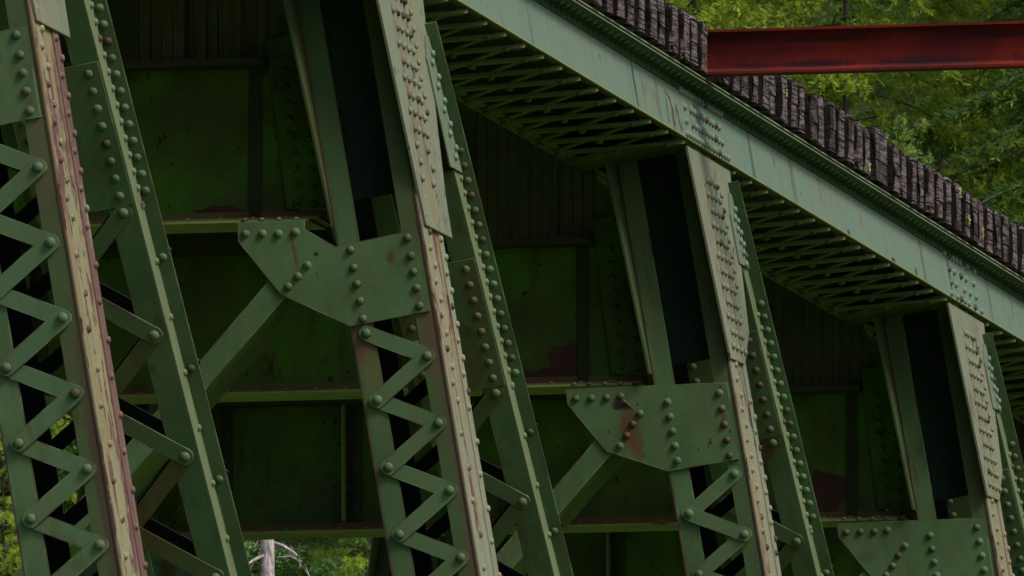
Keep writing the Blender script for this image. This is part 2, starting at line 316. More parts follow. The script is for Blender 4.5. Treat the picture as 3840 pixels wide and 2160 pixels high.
def make_post(kind, k):
    rnd = random.Random(5+k)
    mb = MB(); wm = M_legweb0 if k == 0 else M_legweb
    v0 = -.30
    for uo, sgn in ((UO, 1), (UI, -1)):
        # side plate, then the two angles that cover its long edges
        mb.box(min(uo, uo-sgn*.012), max(uo, uo-sgn*.012), .004, .566, -VB, -v0, wm if sgn > 0 else M_front)
        a0, a1 = (uo, uo+.009) if sgn > 0 else (uo-.009, uo)
        for ya, yb in ((.0, .205), (.44, .57)):
            mb.box(a0, a1, ya, yb, -VB, -v0+.001, (M_mauve if (k == 0 and ya > .3) else wm) if sgn > 0 else M_front)
        mb.box(*((uo-.0145, uo-.012) if sgn > 0 else (uo+.012, uo+.0145)), .012, .558, -VB, -v0, M_shade)
        # front and back flanges
        e = .115 if sgn > 0 else .123
        ua, ub = (uo-e, uo-.001) if sgn > 0 else (uo+.001, uo+e)
        fm = {0: M_fl0, 1: M_fl1 if sgn > 0 else M_fl1L}.get(k, M_flange)
        mb.box(ua, ub, 0, .011, -VB, -v0, fm if (sgn > 0 or k == 1) else M_front)
        mb.box(ua, ub, .559, .57, -VB, -v0, M_shade)
        # rusty seam at the front corner
        mb.box(*((uo-.010, uo-.002) if sgn > 0 else (uo-.0085, uo-.0005)), -.004, .0, -VB, -v0, M_seam)
    # rivets of the outer face
    v = 1.38; i = 0
    while v < 4.8:
        mb.rivet((UO+.009, .165 if i % 2 == 0 else .105, -v), (1, 0, 0), wm, r=.021, h=.02)
        if v > 1.5: mb.rivet((UO+.009, .475 if i % 2 == 0 else .535, -v-.01), (1, 0, 0), M_mauve if k == 0 else wm, r=.021, h=.02)
        v += .0975 if v < 2.5 else .1935; i += 1
    v = 4.9
    while v < 9:
        mb.rivet((UO+.009, .14, -v), (1, 0, 0), wm, r=.021, h=.02); v += .1935
    v = 2.2
    while v < 5:
        mb.rivet((UI-.009, .14, -v), (-1, 0, 0), M_front, r=.021, h=.02); v += .3
    post = mb.build('post', bridge)
    # head plates
    A = kind == 'A'
    poly = [(-.335, .03), (1.125, .03), (.79, 1.3), (.78, 1.55), (.04, 1.55)] if A else [(-.335, .03), (1.125, .03), (.81, 1.115), (.456, 1.352), (-.046, 1.363)]
    c = MB(); c.prism(poly, YU, UO+.010, UO+.024, M_cover)
    for i in range(12 if A else 12):
        v = .20+.0975*i
        if v > (1.30 if A else 1.31): break
        ys = [.10, .235, .375, .505] if i % 2 else [.155, .265, .40, .50]
        if A and v > 1.0: ys = [ys[0]+.03, ys[3]-.07] if i % 2 else [ys[0], ys[3]]
        for y in ys: c.rivet((UO+.024, y-.02*(v-.7)*(0 if A else 1), -v), (1, 0, 0), M_cover, r=.023, h=.024)
        if v < .8: c.rivet((UO+.024, .60+.03*rnd.random(), -v-.05), (1, 0, 0), M_cover, r=.021, h=.02)
    c.build('head_plate', post, label='bleached beige head plate with rows of rivets and rust runs')
    c = MB(); c.prism([(p[0]-.02, p[1]) for p in poly], YU, UI-.024, UI-.010, M_flange)
    for i in range(12):
        for y in (.1, .3, .5): c.rivet((UI-.024, y, -.2-.0975*i), (-1, 0, 0), M_flange)
    c.build('head_plate', post)
    # gusset in the plane of the bent
    if A: g = [(-1.086, 1.34), (-.70, 1.397), (-.71, 1.448), (-.551, 1.582), (-.076, 1.573), (-.076, 2.044), (-.54, 2.046), (-.906, 1.792), (-1.098, 1.449)]
    else: g = [(-1.10, 1.353), (-.080, 1.503), (-.088, 1.993), (-.545, 1.986), (-.91, 1.788), (-1.107, 1.45)]
    gm = {0: M_gusA, 1: M_gusA, 2: M_gusB}.get(k, M_gusC)
    c = MB(); c.prism(g, UY, -.013, -.0005, gm)
    R = [(-1.05, 1.412), (-.954, 1.43), (-.862, 1.448), (-.764, 1.457), (-.728, 1.655), (-.791, 1.708), (-.855, 1.754), (-.467, 1.617), (-.466, 1.719), (-.463, 1.814), (-.461, 1.913), (-.461, 2.016),
         (-.133, 1.611), (-.130, 1.714), (-.131, 1.807), (-.130, 1.901), (-.129, 2.003)]
    if not A: R = [(-1.045, 1.425), (-.947, 1.44), (-.85, 1.455), (-.76, 1.465), (-.66, 1.595), (-.715, 1.65), (-.765, 1.715), (-.82, 1.77)]+[(-.475, 1.555+.094*i) for i in range(5)]+[(-.142, 1.56+.1*i) for i in range(5)]
    for p in R: c.rivet((p[0], -.013, -p[1]), (0, -1, 0), gm, r=.024, h=.02)
    disc = lambda u, v, r_: [(u+r_*math.cos(t_*.6283), v+r_*math.sin(t_*.6283)) for t_ in range(10)]
    if A: c.prism(disc(-.666, 1.603, .012), UY, -.0142, -.0130, M_hole)
    if k == 2:
        c.prism([(-.825, 1.522), (-.80, 1.50), (-.755, 1.502), (-.725, 1.512), (-.70, 1.545), (-.735, 1.538), (-.80, 1.545)], UY, -.0142, -.0130, M_hole)
        c.raw([(-.755, -.030, -1.485), (-.735, -.022, -1.490), (-.695, -.0135, -1.560), (-.722, -.028, -1.525)], [(0, 1, 2, 3)], gm)
    for i in range(4): c.rivet((-1.05+.098*i, .02, -1.335-.0165*i), (-sb, 0, cb), M_front, r=.02)
    c.build('gusset_plate', post)
    # batten on the back
    c = MB(); c.box(UI+.016, UO-.016, .545, .557, -1.265, .28, M_teal)
    for i in range(9):
        c.rivet((-.49, .545, -.3-.11*i), (0, -1, 0), M_teal, r=.018, h=.012)
    c.build('batten_plate', post)
    # connection plate to the cross girder
    c = MB(); c.prism([(-.80, .30), (-.842, 1.28), (-.545, 1.33), (-.545, .30)], UY, .250, .262, M_green)
    for i in range(9):
        c.rivet((-.722-.006*i, .250, -.50-.093*i), (0, -1, 0), M_green, r=.023); c.rivet((-.605-.01*i, .250, -.535-.093*i), (0, -1, 0), M_green, r=.023)
    c.build('connection_plate', post)
    return post

def dline(v): return .71+.45*v
def make_diag(kind, k):
    A = kind == 'A'
    n = Vector((0, -1, -.45)).normalized()      # front normal (towards the camera)
    d = Vector((0, .45, -1)).normalized()
    P = lambda u, v, off=0: Vector((u, dline(v), -v)) - n*off       # off: behind the front plane
    vt = 1.10 if A else .66; gv0, gv1 = (1.59, 2.30) if A else (1.055, 1.705)
    mb = MB()
    def strip(u0, u1, o0, o1, va, vb, mat):
        vs = [P(u, v, o) for u in (u0, u1) for o in (o0, o1) for v in (va, vb)]
        mb.raw(vs, [(0, 1, 3, 2), (4, 6, 7, 5), (0, 4, 5, 1), (2, 3, 7, 6), (0, 2, 6, 4), (1, 5, 7, 3)], mat)
    dep = .175; DV = 12.0
    strip(-.177, -.040, 0, .011, vt, DV, M_front); strip(-.545, -.42, 0, .011, vt, DV, M_front)
    strip(-.052, -.041, .011, dep, vt-.2, DV, M_legd); strip(-.552, -.541, .011, dep, vt-.2, DV, M_front)
    strip(-.177, -.052, dep-.012, dep, vt, DV, M_front)
    strip(-.040, .043, dep, dep+.011, .34 if A else .20, DV, M_front)       # outstanding angle leg
    strip(-.0405, -.031, .0, dep-.001, vt+.001, DV, M_legd)               # angle leg on the web
    strip(-.552, -.635, dep, dep+.011, .5, DV, M_front)
    strip(-.177, -.180, -.001, .012, gv1, DV, M_seam)
    v = 1.05 if A else .95
    while v < 2.3:
        mb.rivet(P(.0, v, dep), n, M_front, r=.023, h=.02); mb.rivet(P(-.031, v+.05, dep-.05), (1, 0, 0), M_legd, r=.02); v += .083
    v = 2.63
    while v < 6:
        mb.rivet(P(.0, v, dep), n, M_front, r=.023, h=.02); mb.rivet(P(-.031, v-.28, dep-.05), (1, 0, 0), M_legd, r=.02); mb.rivet(P(-.031, v+.0, dep-.05), (1, 0, 0), M_legd, r=.02)
        mb.rivet(P(.035, v-.02, dep+.011), -n, M_front, r=.02, h=.02); v += .56
    o = mb.build('diagonal_brace', bridge)
    g = MB()
    a = [(-.552, gv0), (-.041, gv0), (-.041, gv1), (-.552, gv1)]
    f = lambda p, off: P(p[0], p[1]-(0), off)
    dm = M_dgusB if k in (1, 2) else M_front
    g.prism(a, f, -.012, -.001, dm)
    nr = 8 if A else 7
    for i in range(nr): g.rivet(P(-.10, gv0+.05+(gv1-gv0-.1)*i/(nr-1), -.012), n, dm, r=.024)
    for i in range(nr): g.rivet(P(-.49, gv0+.05+(gv1-gv0-.1)*i/(nr-1), -.012), n, dm, r=.024)
    g.build('gusset_plate', o)
    # angle cleat lying on the head plate, with its bevelled end
    c = MB(); v0 = .34 if A else .20; L = vt-v0
    yy = lambda v: dline(v)+dep*1.02
    c.prism([(yy(v0)-.005, v0), (yy(vt)-.005, vt), (yy(vt)-.34, vt), (yy(v0+.15)-.24, v0+.15), (yy(v0)-.09, v0)], YU, UO+.026, UO+.034, M_cleat)
    for i in range(5):
        v = v0+.1+i*(L-.1)/5
        c.rivet((UO+.037, yy(v)-.05, -v), (1, 0, 0), M_web, r=.022); c.rivet((UO+.037, yy(v+.06)-.13, -v-.06), (1, 0, 0), M_web, r=.022)
    c.build('splice_angle', o)
    return o, P, n, (2.334 if A else 1.74)
def diag_bars(P, n, v0, flip, v1):
    out = []; v = v0; right = True; i = 0
    while v < v1:
        a = (-.105 if right else -.485, v); bb = (-.485 if right else -.105, v+.306)
        out.append((a, bb, not right)); right = not right; v += .306
    return out
def add_diag_bar(mb, P, n, a, bb, top, X=None, back=False, mat=None):
    mat = mat or M_bar
    if back:
        mb.bar(P(a[0], a[1], .186), P(bb[0], bb[1], .186), .078, -n, .01, M_shade, X=X); return
    off = -.0115 if top else -.0005
    mb.bar(P(a[0], a[1], off), P(bb[0], bb[1], off), .090, n, .010, mat, X=X)
    if top:
        for p in (a, bb): mb.rivet(P(p[0], p[1], off-.010), n, M_bar, r=.028, h=.023, X=X)
    elif a[1] < 2.4: mb.rivet(P(a[0], a[1], off-.010), n, M_bar, r=.028, h=.023, X=X)


protos = {}
VIS = 4.75
for k in range(NB):
    for far in (False, True):
        kind = 'A' if k < 2 else 'B'; flip = k >= 2
        key = (kind, k) if not far else (kind, 1 if kind == 'A' else 2)
        if key not in protos:
            protos[key] = (make_post(kind, key[1]), make_diag(kind, key[1])); p = protos[key][0]; dg = protos[key][1][0]
            for ch in children(p)+children(dg): pass
            kids[key] = True; post, dia = p, dg
        else:
            post = copy_tree(protos[key][0], bridge, skip=('lacing_bar',)); dia = copy_tree(protos[key][1][0], bridge, skip=('lacing_bar',))
        _, P, n, dv0 = protos[key][1]
        put(post, k, far); put(dia, k, far)
        X = mat_of(k, far); X = Matrix.Translation(-B0) @ X
        solo = (not far) and k <= 2
        for a, bb, top in post_bars(flip, 12):
            if solo and a[1] < 4.45-.1*k:
                mb = MB(); add_post_bar(mb, a, bb, top); mb.build('lacing_bar', post)
            else: add_post_bar(rest, a, bb, top, X=X)
            add_post_bar(rest, a, bb, top, back=True, X=X)
        for bi, (a, bb, top) in enumerate(diag_bars(P, n, dv0, flip, 11)):
            if solo and a[1] < 4.3:
                mb = MB(); add_diag_bar(mb, P, n, a, bb, top, mat=M_rbar if (k, bi) in ((0, 2), (0, 4), (0, 5), (1, 0), (2, 0), (2, 2)) else None); mb.build('lacing_bar', dia)
            else: add_diag_bar(rest, P, n, a, bb, top, X=X)
            add_diag_bar(rest, P, n, a, bb, top, X=X, back=True)

# ---------------------------------------------------------------- chords
YA, YB = -1.5, 4*D+1.2
def make_chord():
    mb = MB()
    mb.box(-.012, 0, YA, YB, 0, .364, M_web)                        # outer web
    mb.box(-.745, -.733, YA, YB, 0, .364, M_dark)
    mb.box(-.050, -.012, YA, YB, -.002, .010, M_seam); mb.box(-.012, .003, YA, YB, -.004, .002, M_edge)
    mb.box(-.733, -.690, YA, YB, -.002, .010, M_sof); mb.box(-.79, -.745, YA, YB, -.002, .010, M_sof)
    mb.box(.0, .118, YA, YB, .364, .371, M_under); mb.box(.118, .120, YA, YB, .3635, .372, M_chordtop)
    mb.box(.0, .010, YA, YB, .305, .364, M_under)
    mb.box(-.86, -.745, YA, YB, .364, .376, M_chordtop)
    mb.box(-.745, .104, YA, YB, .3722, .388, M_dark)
    mb.box(-.86, .120, YA, YB, .3882, .399, M_chordtop)             # top cover plate
    y = 8.0
    while y < 36:
        mb.rivet((.062, y, .364), (0, 0, -1), M_rivg, r=.026, h=.022); mb.rivet((.010, y+.085, .332), (1, 0, 0), M_under, r=.019, h=.014); y += .168
    return mb.build('top_chord', bridge)
chordN = make_chord(); put(chordN, 0)
chordF = copy_tree(chordN, bridge); put(chordF, 0, True)
# rivet groups where the posts meet the chord
for k in range(1, 5):
    mb = MB(); y0 = k*D
    if k == 2:
        for r_, (v, a, bb, n_) in enumerate(((.305, -.46, .91, 14), (.205, -.38, .77, 12), (.11, -.41, .80, 12), (.025, -.45, .93, 15))):
            for i in range(n_):
                if r_ in (1, 2) and i == 1: continue
                mb.rivet((0, y0+a+(bb-a)*i/(n_-1), v), (1, 0, 0), M_web, r=.025, h=.026)
    else:
        for v, L in ((.302, (-.374, -.165, -.03, .1, .25, .55, .85)), (.203, (-.258, -.06, .22, .42, .73)), (.111, (-.261, -.08, .27, .5, .749)), (.024, (-.346, -.1, .06, .2, .36, .62, .885))):
            for y in L: mb.rivet((0, y0+y, v), (1, 0, 0), M_web, r=.025, h=.026)
    mb.box(0, .0012, y0-.50, y0+.97, .002, .30, M_web); o = mb.build('splice_plate', chordN)
# battens and double lacing on the soffit
for k in range(0, 5):
    for a, bb in ((-.56, .02), (.70, 1.16)):
        if k == 4 and a > 0: continue
        mb = MB(); mb.box(-.735, -.030, k*D+a, k*D+bb, -.014, -.0025, M_sof)
        for u in (-.70, -.60, -.17, -.07):
            mb.rivet((u, k*D+a+.1, -.014), (0, 0, -1), M_sof); mb.rivet((u, k*D+bb-.1, -.014), (0, 0, -1), M_sof)
        mb.build('batten_plate', chordN)
nb = 0
for k in range(-1, 4):
    for i in range(-3, 12):
        y0 = k*D+2.95+.5625*i
        for fam in (0, 1):
            if fam == 0:
                a = (-.062, y0); bb = (-.70, y0-.545)
                if bb[1] < YA+.1: continue
            else:
                a = (-.075, y0-.56); bb = (-.70, y0-.56+.545)
            if a[1] < YA+.1 or bb[1] < YA+.1: continue
            def add(mb, X=None):
                z = -.004 if fam else -.016
                mb.bar((a[0], a[1], z), (bb[0], bb[1], z), .070, (0, 0, -1), .011 if fam else .020, M_sof, ext=.035, rnd=False, X=X)
                if fam == 0:
                    mb.rivet((a[0]-.05, a[1]-.10, z-.02), (0, 0, -1), M_sof, r=.022)
                    mb.rivet(((a[0]+bb[0])/2-.02, (a[1]+bb[1])/2, z-.02), (0, 0, -1), M_sof, r=.026, h=.026)
                    mb.rivet((bb[0], bb[1], z-.02), (0, 0, -1), M_sof, r=.022)
                else: mb.rivet((bb[0], bb[1], z-.011), (0, 0, -1), M_sof, r=.022)
            if 12.9 < y0 < 29.3 and nb < 58:
                mb = MB(); add(mb); mb.build('lacing_bar', chordN); nb += 1
            else: add(rest, Matrix.Translation(-B0) @ mat_of(0, False))
            add(rest, Matrix.Translation(-B0) @ mat_of(0, True))
# faded hand-painted strokes on the web
import itertools
cz = lambda a, c: (17.5176, 0, 0)
mk = MB()
STROKES = [[(2493.5, 340), (2496.5, 353.5)], [(2497.3, 371), (2508.9, 455)], [(2502, 347.6), (2507, 367)], [(2509.8, 363), (2520.5, 403.6), (2520.5, 427), (2530, 479)],
           [(2524.3, 407.5), (2527.2, 453.9), (2534, 465.5)], [(2535, 394), (2536, 434.5)], [(2534, 396), (2540.7, 415)], [(2543.6, 419), (2547.5, 454), (2555, 483)], [(2557, 460), (2559, 492)]]
def back_u(q, u0=.0015):
    d = fw + r2*((q[0]-1920)/56825.13) - u2*((q[1]-1080)/56825.13); C = M.translation
    U = Vector((cb, 0, sb)); t_ = (u0-C.dot(U))/d.dot(U); Pp = C+d*t_
    return (u0, Pp.y, -(Pp.x*sb-Pp.z*cb))
for st in STROKES:
    for p, q in zip(st[:-1], st[1:]): mk.bar(back_u(p), back_u(q), .017, (1, 0, 0), .0006, M_mark, ext=.004)
mk.build('painted_mark', chordN, label='faded dark hand painted strokes on the pale green web')
rest.build('lacing', bridge, kind='stuff')

# ---------------------------------------------------------------- cross girders, one at every bent
def make_girder():
    mb = MB()
    XR, XL = -.775, MIRX+.775
    mb.box(XL-.2, XR+.2, .30, .312, -1.46, -.57, M_green)
    mb.box(XR-.075, XR, .285, .2995, -1.455, -.572, M_endang); mb.box(XL, XL+.075, .285, .2995, -1.455, -.572, M_endang)
    o = mb.build('cross_girder', bridge)
    f = MB(); f.prism([(XL+.05, -.545), (XR+.02, -.545), (XR+.052, -.566), (XR+.052, -.585), (XL-.05, -.585)], lambda p, a: (p[0], a, p[1]), .12, .5, M_dark)
    f.build('flange', o)
    f = MB(); x1 = -.40; x0 = MIRX-x1
    f.box(x0, x1, .286, .299, -1.462, -1.405, M_upright)      # upright leg of the bottom angle
    f.box(x0, x1, .09, .53, -1.475, -1.462, M_upright); f.box(x0+.05, x1-.06, .075, .545, -1.490, -1.4752, M_edge)
    x = x0+.1
    while x < x1: f.rivet((x, .16, -1.462), (0, 0, 1), M_edge, r=.018, h=.014); x += .19
    f.build('flange', o)
    for xs in (-4.40, -1.92):
        s_ = MB(); s_.box(xs, xs+.012, .20, .3, -1.40, -.588, M_edge); s_.box(xs+.012, xs+.125, .288, .2995, -1.40, -.588, M_dark)
        for i in range(8): s_.rivet((xs+.07, .288, -.66-.093*i), (0, -1, 0), M_dark)
        s_.build('stiffener', o)
    for m_ in (1, -1):
        s_ = MB(); pts = [(-1.50, -.544), (-.62, -.544), (-.765, .0), (-.80, .30), (-1.50, .30)]
        if m_ < 0: pts = [(MIRX-p[0], p[1]) for p in pts]
        s_.prism(pts, lambda p, a: (p[0], a, p[1]), .33, .342, M_streak)
        for q in range(12):
            xr = -1.485+q*.066; xr = xr if m_ > 0 else MIRX-xr
            s_.prism([(xr-.015, .3301), (xr-.006, .318), (xr+.006, .318), (xr+.015, .3301)], lambda p, a: (p[0], p[1], a), -.543, (.28 if q < 10 else -.02), M_streak)
        s_.build('diaphragm_plate', o, label='ribbed plate with vertical dark streaks')
    return o
M_streak = paint('streaked_olive_paint', (.20, .21, .14), (.14, .17, .11), streak=1.0, streakc=(.018, .018, .014), st_sc=(17, 3, .25), rust=.3)  # dull olive crossed by dark vertical streaks
g0 = make_girder(); g0.location = Vector((0, 0, 0))-B0
for k in range(1, NB):
    g = copy_tree(g0, bridge); g.location = Vector((0, k*D, 0))-B0
# paint loss on the girders
def patch(k, pts, mat, y=.2985):
    mb = MB(); mb.prism(pts, lambda p, a: (p[0], a, p[1]), y-.0015, y, mat); return mb.build('rust_patch', bridge, loc=Vector((0, k*D, 0))-B0)
def blob(cx, cz, rx, rz, n, seed):
    r = random.Random(seed); return [(cx+rx*math.cos(i*2*math.pi/n)*r.uniform(.65, 1.15), cz+rz*math.sin(i*2*math.pi/n)*r.uniform(.6, 1.2)) for i in range(n)]
M_patch = paint('bare_rust', (.070, .032, .038), (.085, .035, .028), rust=.5, streak=.2)
patch(3, [(-1.09, -1.20), (-1.08, -1.36), (-1.06, -1.455), (-.93, -1.455), (-.90, -1.36), (-.83, -1.27), (-.80, -1.165), (-.92, -1.155), (-1.07, -1.11), (-1.09, -1.14)], M_patch)
patch(2, blob(-1.05, -1.41, .30, .060, 34, 3), M_patch); patch(2, blob(-.93, -1.30, .11, .115, 22, 15), M_patch, y=.2968)
patch(2, blob(-1.24, -1.38, .05, .06, 12, 8), M_patch); patch(2, blob(-2.62, -1.425, .07, .022, 14, 6), M_patch); patch(2, blob(-2.44, -1.40, .025, .04, 10, 7), M_patch)
patch(1, blob(-1.02, -1.40, .16, .04, 20, 9), M_patch)

# ---------------------------------------------------------------- sway struts
def make_strut():
    mb = MB(); d = Vector((-.669, 0, -.743)); n = Vector((.743, 0, -.669)); s0 = Vector((-.60, 0, -1.80)); L = 9.6
    s0 = Vector((-.690, 0, -1.852)) - d*.12
    def slab(o0, o1, y0, y1, mat):
        vs = [s0+d*l+n*o+Vector((0, y, 0)) for l in (0, L) for o in (o0, o1) for y in (y0, y1)]
        mb.raw(vs, [(0, 1, 3, 2), (4, 6, 7, 5), (0, 4, 5, 1), (2, 3, 7, 6), (0, 2, 6, 4), (1, 5, 7, 3)], mat)
    slab(0, .135, .0, .012, M_front); slab(.123, .135, .0121, .42, M_green); slab(0, .012, .0121, .42, M_green); slab(.0, .135, .4201, .43, M_front)
    return mb.build('sway_strut', bridge)
s0 = make_strut(); s0.location = -B0
for k in range(NB):
    for far in (False, True):
        if k == 0 and not far: continue
        s_ = s0.copy(); COL.objects.link(s_)
        s_.location = Vector((MIRX if far else 0, k*D+(.45 if far else 0), 0))-B0; s_.scale = (-1 if far else 1, 1, 1)
# stringers under the deck
for i, x in enumerate((-2.05, -4.10)):
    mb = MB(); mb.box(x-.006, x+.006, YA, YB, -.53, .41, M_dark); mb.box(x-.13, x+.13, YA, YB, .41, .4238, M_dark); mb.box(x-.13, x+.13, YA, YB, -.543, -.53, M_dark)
    mb.build('stringer', bridge, loc=-B0)

mb = MB(); mb.box(MIRX+.70, -.70, YA, YB, .4242, .4285, M_dark); mb.build('light_block_plate', bridge, loc=-B0)  # unseen plate added to stop sunlight falling through the tie gaps
# ================================================================= wooden ties
def tie_mesh(seed, wy=.188, hz=.325, L=6.25):
    r = random.Random(seed); mb = MB()
    prof = []
    c = .018+.035*r.random()
    base = [(-wy/2, 0), (-wy/2, hz*.35), (-wy/2, hz*.7), (-wy/2, hz-c), (-wy/2+c, hz-.004), (0, hz), (wy/2-c*.8, hz-.003), (wy/2, hz-c), (wy/2, hz*.66), (wy/2, hz*.3), (wy/2, 0), (0, 0)]
    xs = [0, -.006, -.03, -.10, -.25, -.6, -1.2, -L]
    rings = []
    for j, x in enumerate(xs):
        sh = [.93, .975, 1, 1, 1, 1, 1, 1][j]
        ring = []
        for (y, z) in base:
            jy = r.uniform(-.007, .007); jz = r.uniform(-.006, .006)
            ring.append((x+(r.uniform(-.012, .012) if j == 0 else 0), y*sh+jy, (z-hz/2)*(.985 if j == 0 else 1)+hz/2+jz))
        rings.append(ring)
    n = len(base); vs = [p for rg in rings for p in rg]
    # end face: a jittered fan so the end grain is not flat
    ce = []
    kz = r.choice((1, 2, 2, 3))
    mb.raw(vs, [(j*n+i, (j+1)*n+i, (j+1)*n+(i+1) % n, j*n+(i+1) % n) for j in range(len(xs)-1) for i in range(n)]+[tuple((len(xs)-1)*n+i for i in range(n))], M_side)
    # end grain slab with checks (horizontal cracks)
    slices = sorted([0, 1]+[min(.96, max(.04, (i+.5+r.uniform(-.35, .35))/kz)) for i in range(kz)])
    for a, bb in zip(slices[:-1], slices[1:]):
        za, zb = a*hz*.985+.001, bb*hz*.985-r.choice((.0005, .0008, .0045))
        if zb-za < .004: continue
        ins = c*.55 if bb > .97 else 0
        x1 = r.uniform(.004, .010); w0 = wy*.47
        mb.raw([(-.02, -w0, za), (-.02, w0, za), (-.02, w0-ins, zb), (-.02, -w0+ins, zb), (x1, -w0+.004, za+.002), (x1, w0-.004, za+.002), (x1-.003, w0-.006-ins, zb-.003), (x1-.003, -w0+.006+ins, zb-.003)],
               [(4, 5, 6, 7), (0, 4, 7, 3), (1, 2, 6, 5), (3, 7, 6, 2), (0, 1, 5, 4)], M_endgrain)
    me = mb.build('railway_tie'); return me
tv = [tie_mesh(i) for i in range(9)]
for o in tv: bpy.data.objects.remove(o, do_unlink=False) if False else COL.objects.unlink(o)
meshes = [o.data for o in tv]
for o in tv: bpy.data.objects.remove(o)
wide = [tie_mesh(77, .44, .345), tie_mesh(78, .34, .34)]
wmesh = [o.data for o in wide]
for o in wide: bpy.data.objects.remove(o)
rr = random.Random(11)
TIE0 = 20.868-.17
ties = []
j = -62
lichen_on = {}
while True:
    y = TIE0+.345*j; j += 1
    if y > 4*D+2.5: break
    if y < -1: continue
    if abs(y-19.15) < .17: continue        # the red beam lies in this gap
    iw = None
    if abs(y-25.05) < .18: iw = 0
    skipn = abs(y-25.05-.345) < .17
    if skipn: continue
    me = wmesh[0] if iw == 0 else meshes[rr.randrange(9)]
    o = bpy.data.objects.new('railway_tie', me); COL.objects.link(o)
    yy_ = y+(.17 if iw == 0 else 0)+rr.uniform(-.03, .03)
    o.location = (.075+rr.uniform(-.012, .010), yy_, .430+rr.uniform(0, .012)); o.rotation_euler = (rr.uniform(-.02, .02), rr.uniform(-.001, .001), rr.uniform(-.0012, .0012))
    o.scale = (1, rr.uniform(.85, 1.12), rr.uniform(.955, 1.055))
    ties.append(o)
    if iw == 0: tag(o, 'widest timber tie in the row, with the young fir tip rising behind it', 'railway tie', 'timber ties laid across the bridge')
    else: tag(o, 'dark weathered timber tie in the long row on the top chord', 'railway tie', 'timber ties laid across the bridge')
vis = [o for o in ties if 12 < o.location.y < 34]
near19 = sorted(ties, key=lambda o: abs(o.location.y-18.8))[0]; near19['label'] = 'dark timber tie just left of the end of the red beam'
near20 = sorted(ties, key=lambda o: abs(o.location.y-19.5))[0]; near20['label'] = 'timber tie lying directly behind and below the red beam'
for o_y, dz, txt in ((21.9, .2, 'upper'), (24.7, .06, 'low'), (28.2, .25, 'upper'), (28.6, .12, 'middle'), (29.3, .1, 'lower')):
    o = sorted(ties, key=lambda q: abs(q.location.y-o_y))[0]
    r = random.Random(int(o_y*10)); mb = MB()
    for i in range(9):
        c = Vector((.012, r.uniform(-.04, .04), dz+r.uniform(-.035, .035))); mb.rivet(c, (1, r.uniform(-.5, .5), r.uniform(-.5, .5)), M_lichen, r=r.uniform(.004, .013), h=.010)
    mb.build('lichen_patch', o)
lab = {21.9: 'timber tie with a yellow lichen tuft, nearest lichened tie below the red beam', 24.7: 'timber tie with lichen low on its end, left of the widest tie',
       28.2: 'timber tie with a pale lichen clump near its top, right half of the row', 28.6: 'timber tie with lichen halfway up its end', 29.3: 'timber tie with a long hanging lichen streak near the right edge'}
for oy, l in lab.items(): sorted(ties, key=lambda q: abs(q.location.y-oy))[0]['label'] = l

# ================================================================= red beam
mb = MB(); y0, y1 = 19.09, 19.24; z0, z1 = .436, .718; X0, X1 = -1.3, 5.2; ym = (y0+y1)/2
prof = [(y0, z0), (y1, z0), (y1, z0+.016), (ym+.022, z0+.030), (ym+.006, z0+.045), (ym+.006, z1-.045), (ym+.022, z1-.030), (y1, z1-.016), (y1, z1), (y0, z1), (y0, z1-.016), (ym-.022, z1-.030), (ym-.006, z1-.045), (ym-.006, z0+.045), (ym-.022, z0+.030), (y0, z0+.016)]
mb.prism([(a-ym, b_-z0) for a, b_ in prof], lambda p, a: (a, p[0], p[1]), 0, X1-X0, M_red)
o = mb.build('steel_beam', None, loc=(X0, ym, z0)); tag(o, 'dark red steel I-beam lying across the timber ties and reaching out to the right', 'beam')

# ================================================================= terrain
def gz(x, y):
    pts = [(-400, -13), (22, -13), (60, -3.5), (95, 1.5), (150, 20), (260, 75), (420, 120)]
    for (a, za), (b_, zb) in zip(pts[:-1], pts[1:]):
        if y <= b_: z = za+(zb-za)*(max(y, a)-a)/(b_-a); break
    else: z = 120
    return z+.25*math.sin(x*.7+y*.3)*math.sin(y*.45)
xs = list(np.concatenate([np.linspace(-400, -40, 10), np.linspace(-36, 36, 37), np.linspace(40, 400, 10)])); ys = list(np.concatenate([np.linspace(-400, -20, 12), np.linspace(-15, 150, 67), np.linspace(160, 420, 12)]))
mb = MB(); vs = [(x, y, gz(x, y)) for y in ys for x in xs]; nx = len(xs)
mb.raw(vs, [(j*nx+i, j*nx+i+1, (j+1)*nx+i+1, (j+1)*nx+i) for j in range(len(ys)-1) for i in range(nx-1)], M_ground, True)
mb.build('ground', kind='structure')

# ================================================================= trees
def tube(pts, rad, K=6):
    vs = []; fs = []
    for i, (p, r_) in enumerate(zip(pts, rad)):
        dd = (Vector(pts[min(i+1, len(pts)-1)])-Vector(pts[max(i-1, 0)])).normalized(); a = dd.orthogonal().normalized(); b_ = dd.cross(a)
        for j in range(K): vs.append(Vector(p)+(a*math.cos(2*math.pi*j/K)+b_*math.sin(2*math.pi*j/K))*r_)
    for i in range(len(pts)-1):
        for j in range(K): fs.append((i*K+j, i*K+(j+1) % K, (i+1)*K+(j+1) % K, (i+1)*K+j))
    return vs, fs
def quadmesh(name, V, mat):
    n = len(V)//4; me = bpy.data.meshes.new(name); me.vertices.add(len(V)); me.vertices.foreach_set('co', V.astype(np.float32).ravel())
    me.loops.add(len(V)); me.loops.foreach_set('vertex_index', np.arange(len(V), dtype=np.int32)); me.polygons.add(n)
    me.polygons.foreach_set('loop_start', np.arange(0, len(V), 4, dtype=np.int32)); me.update(calc_edges=True); me.materials.append(mat); return me
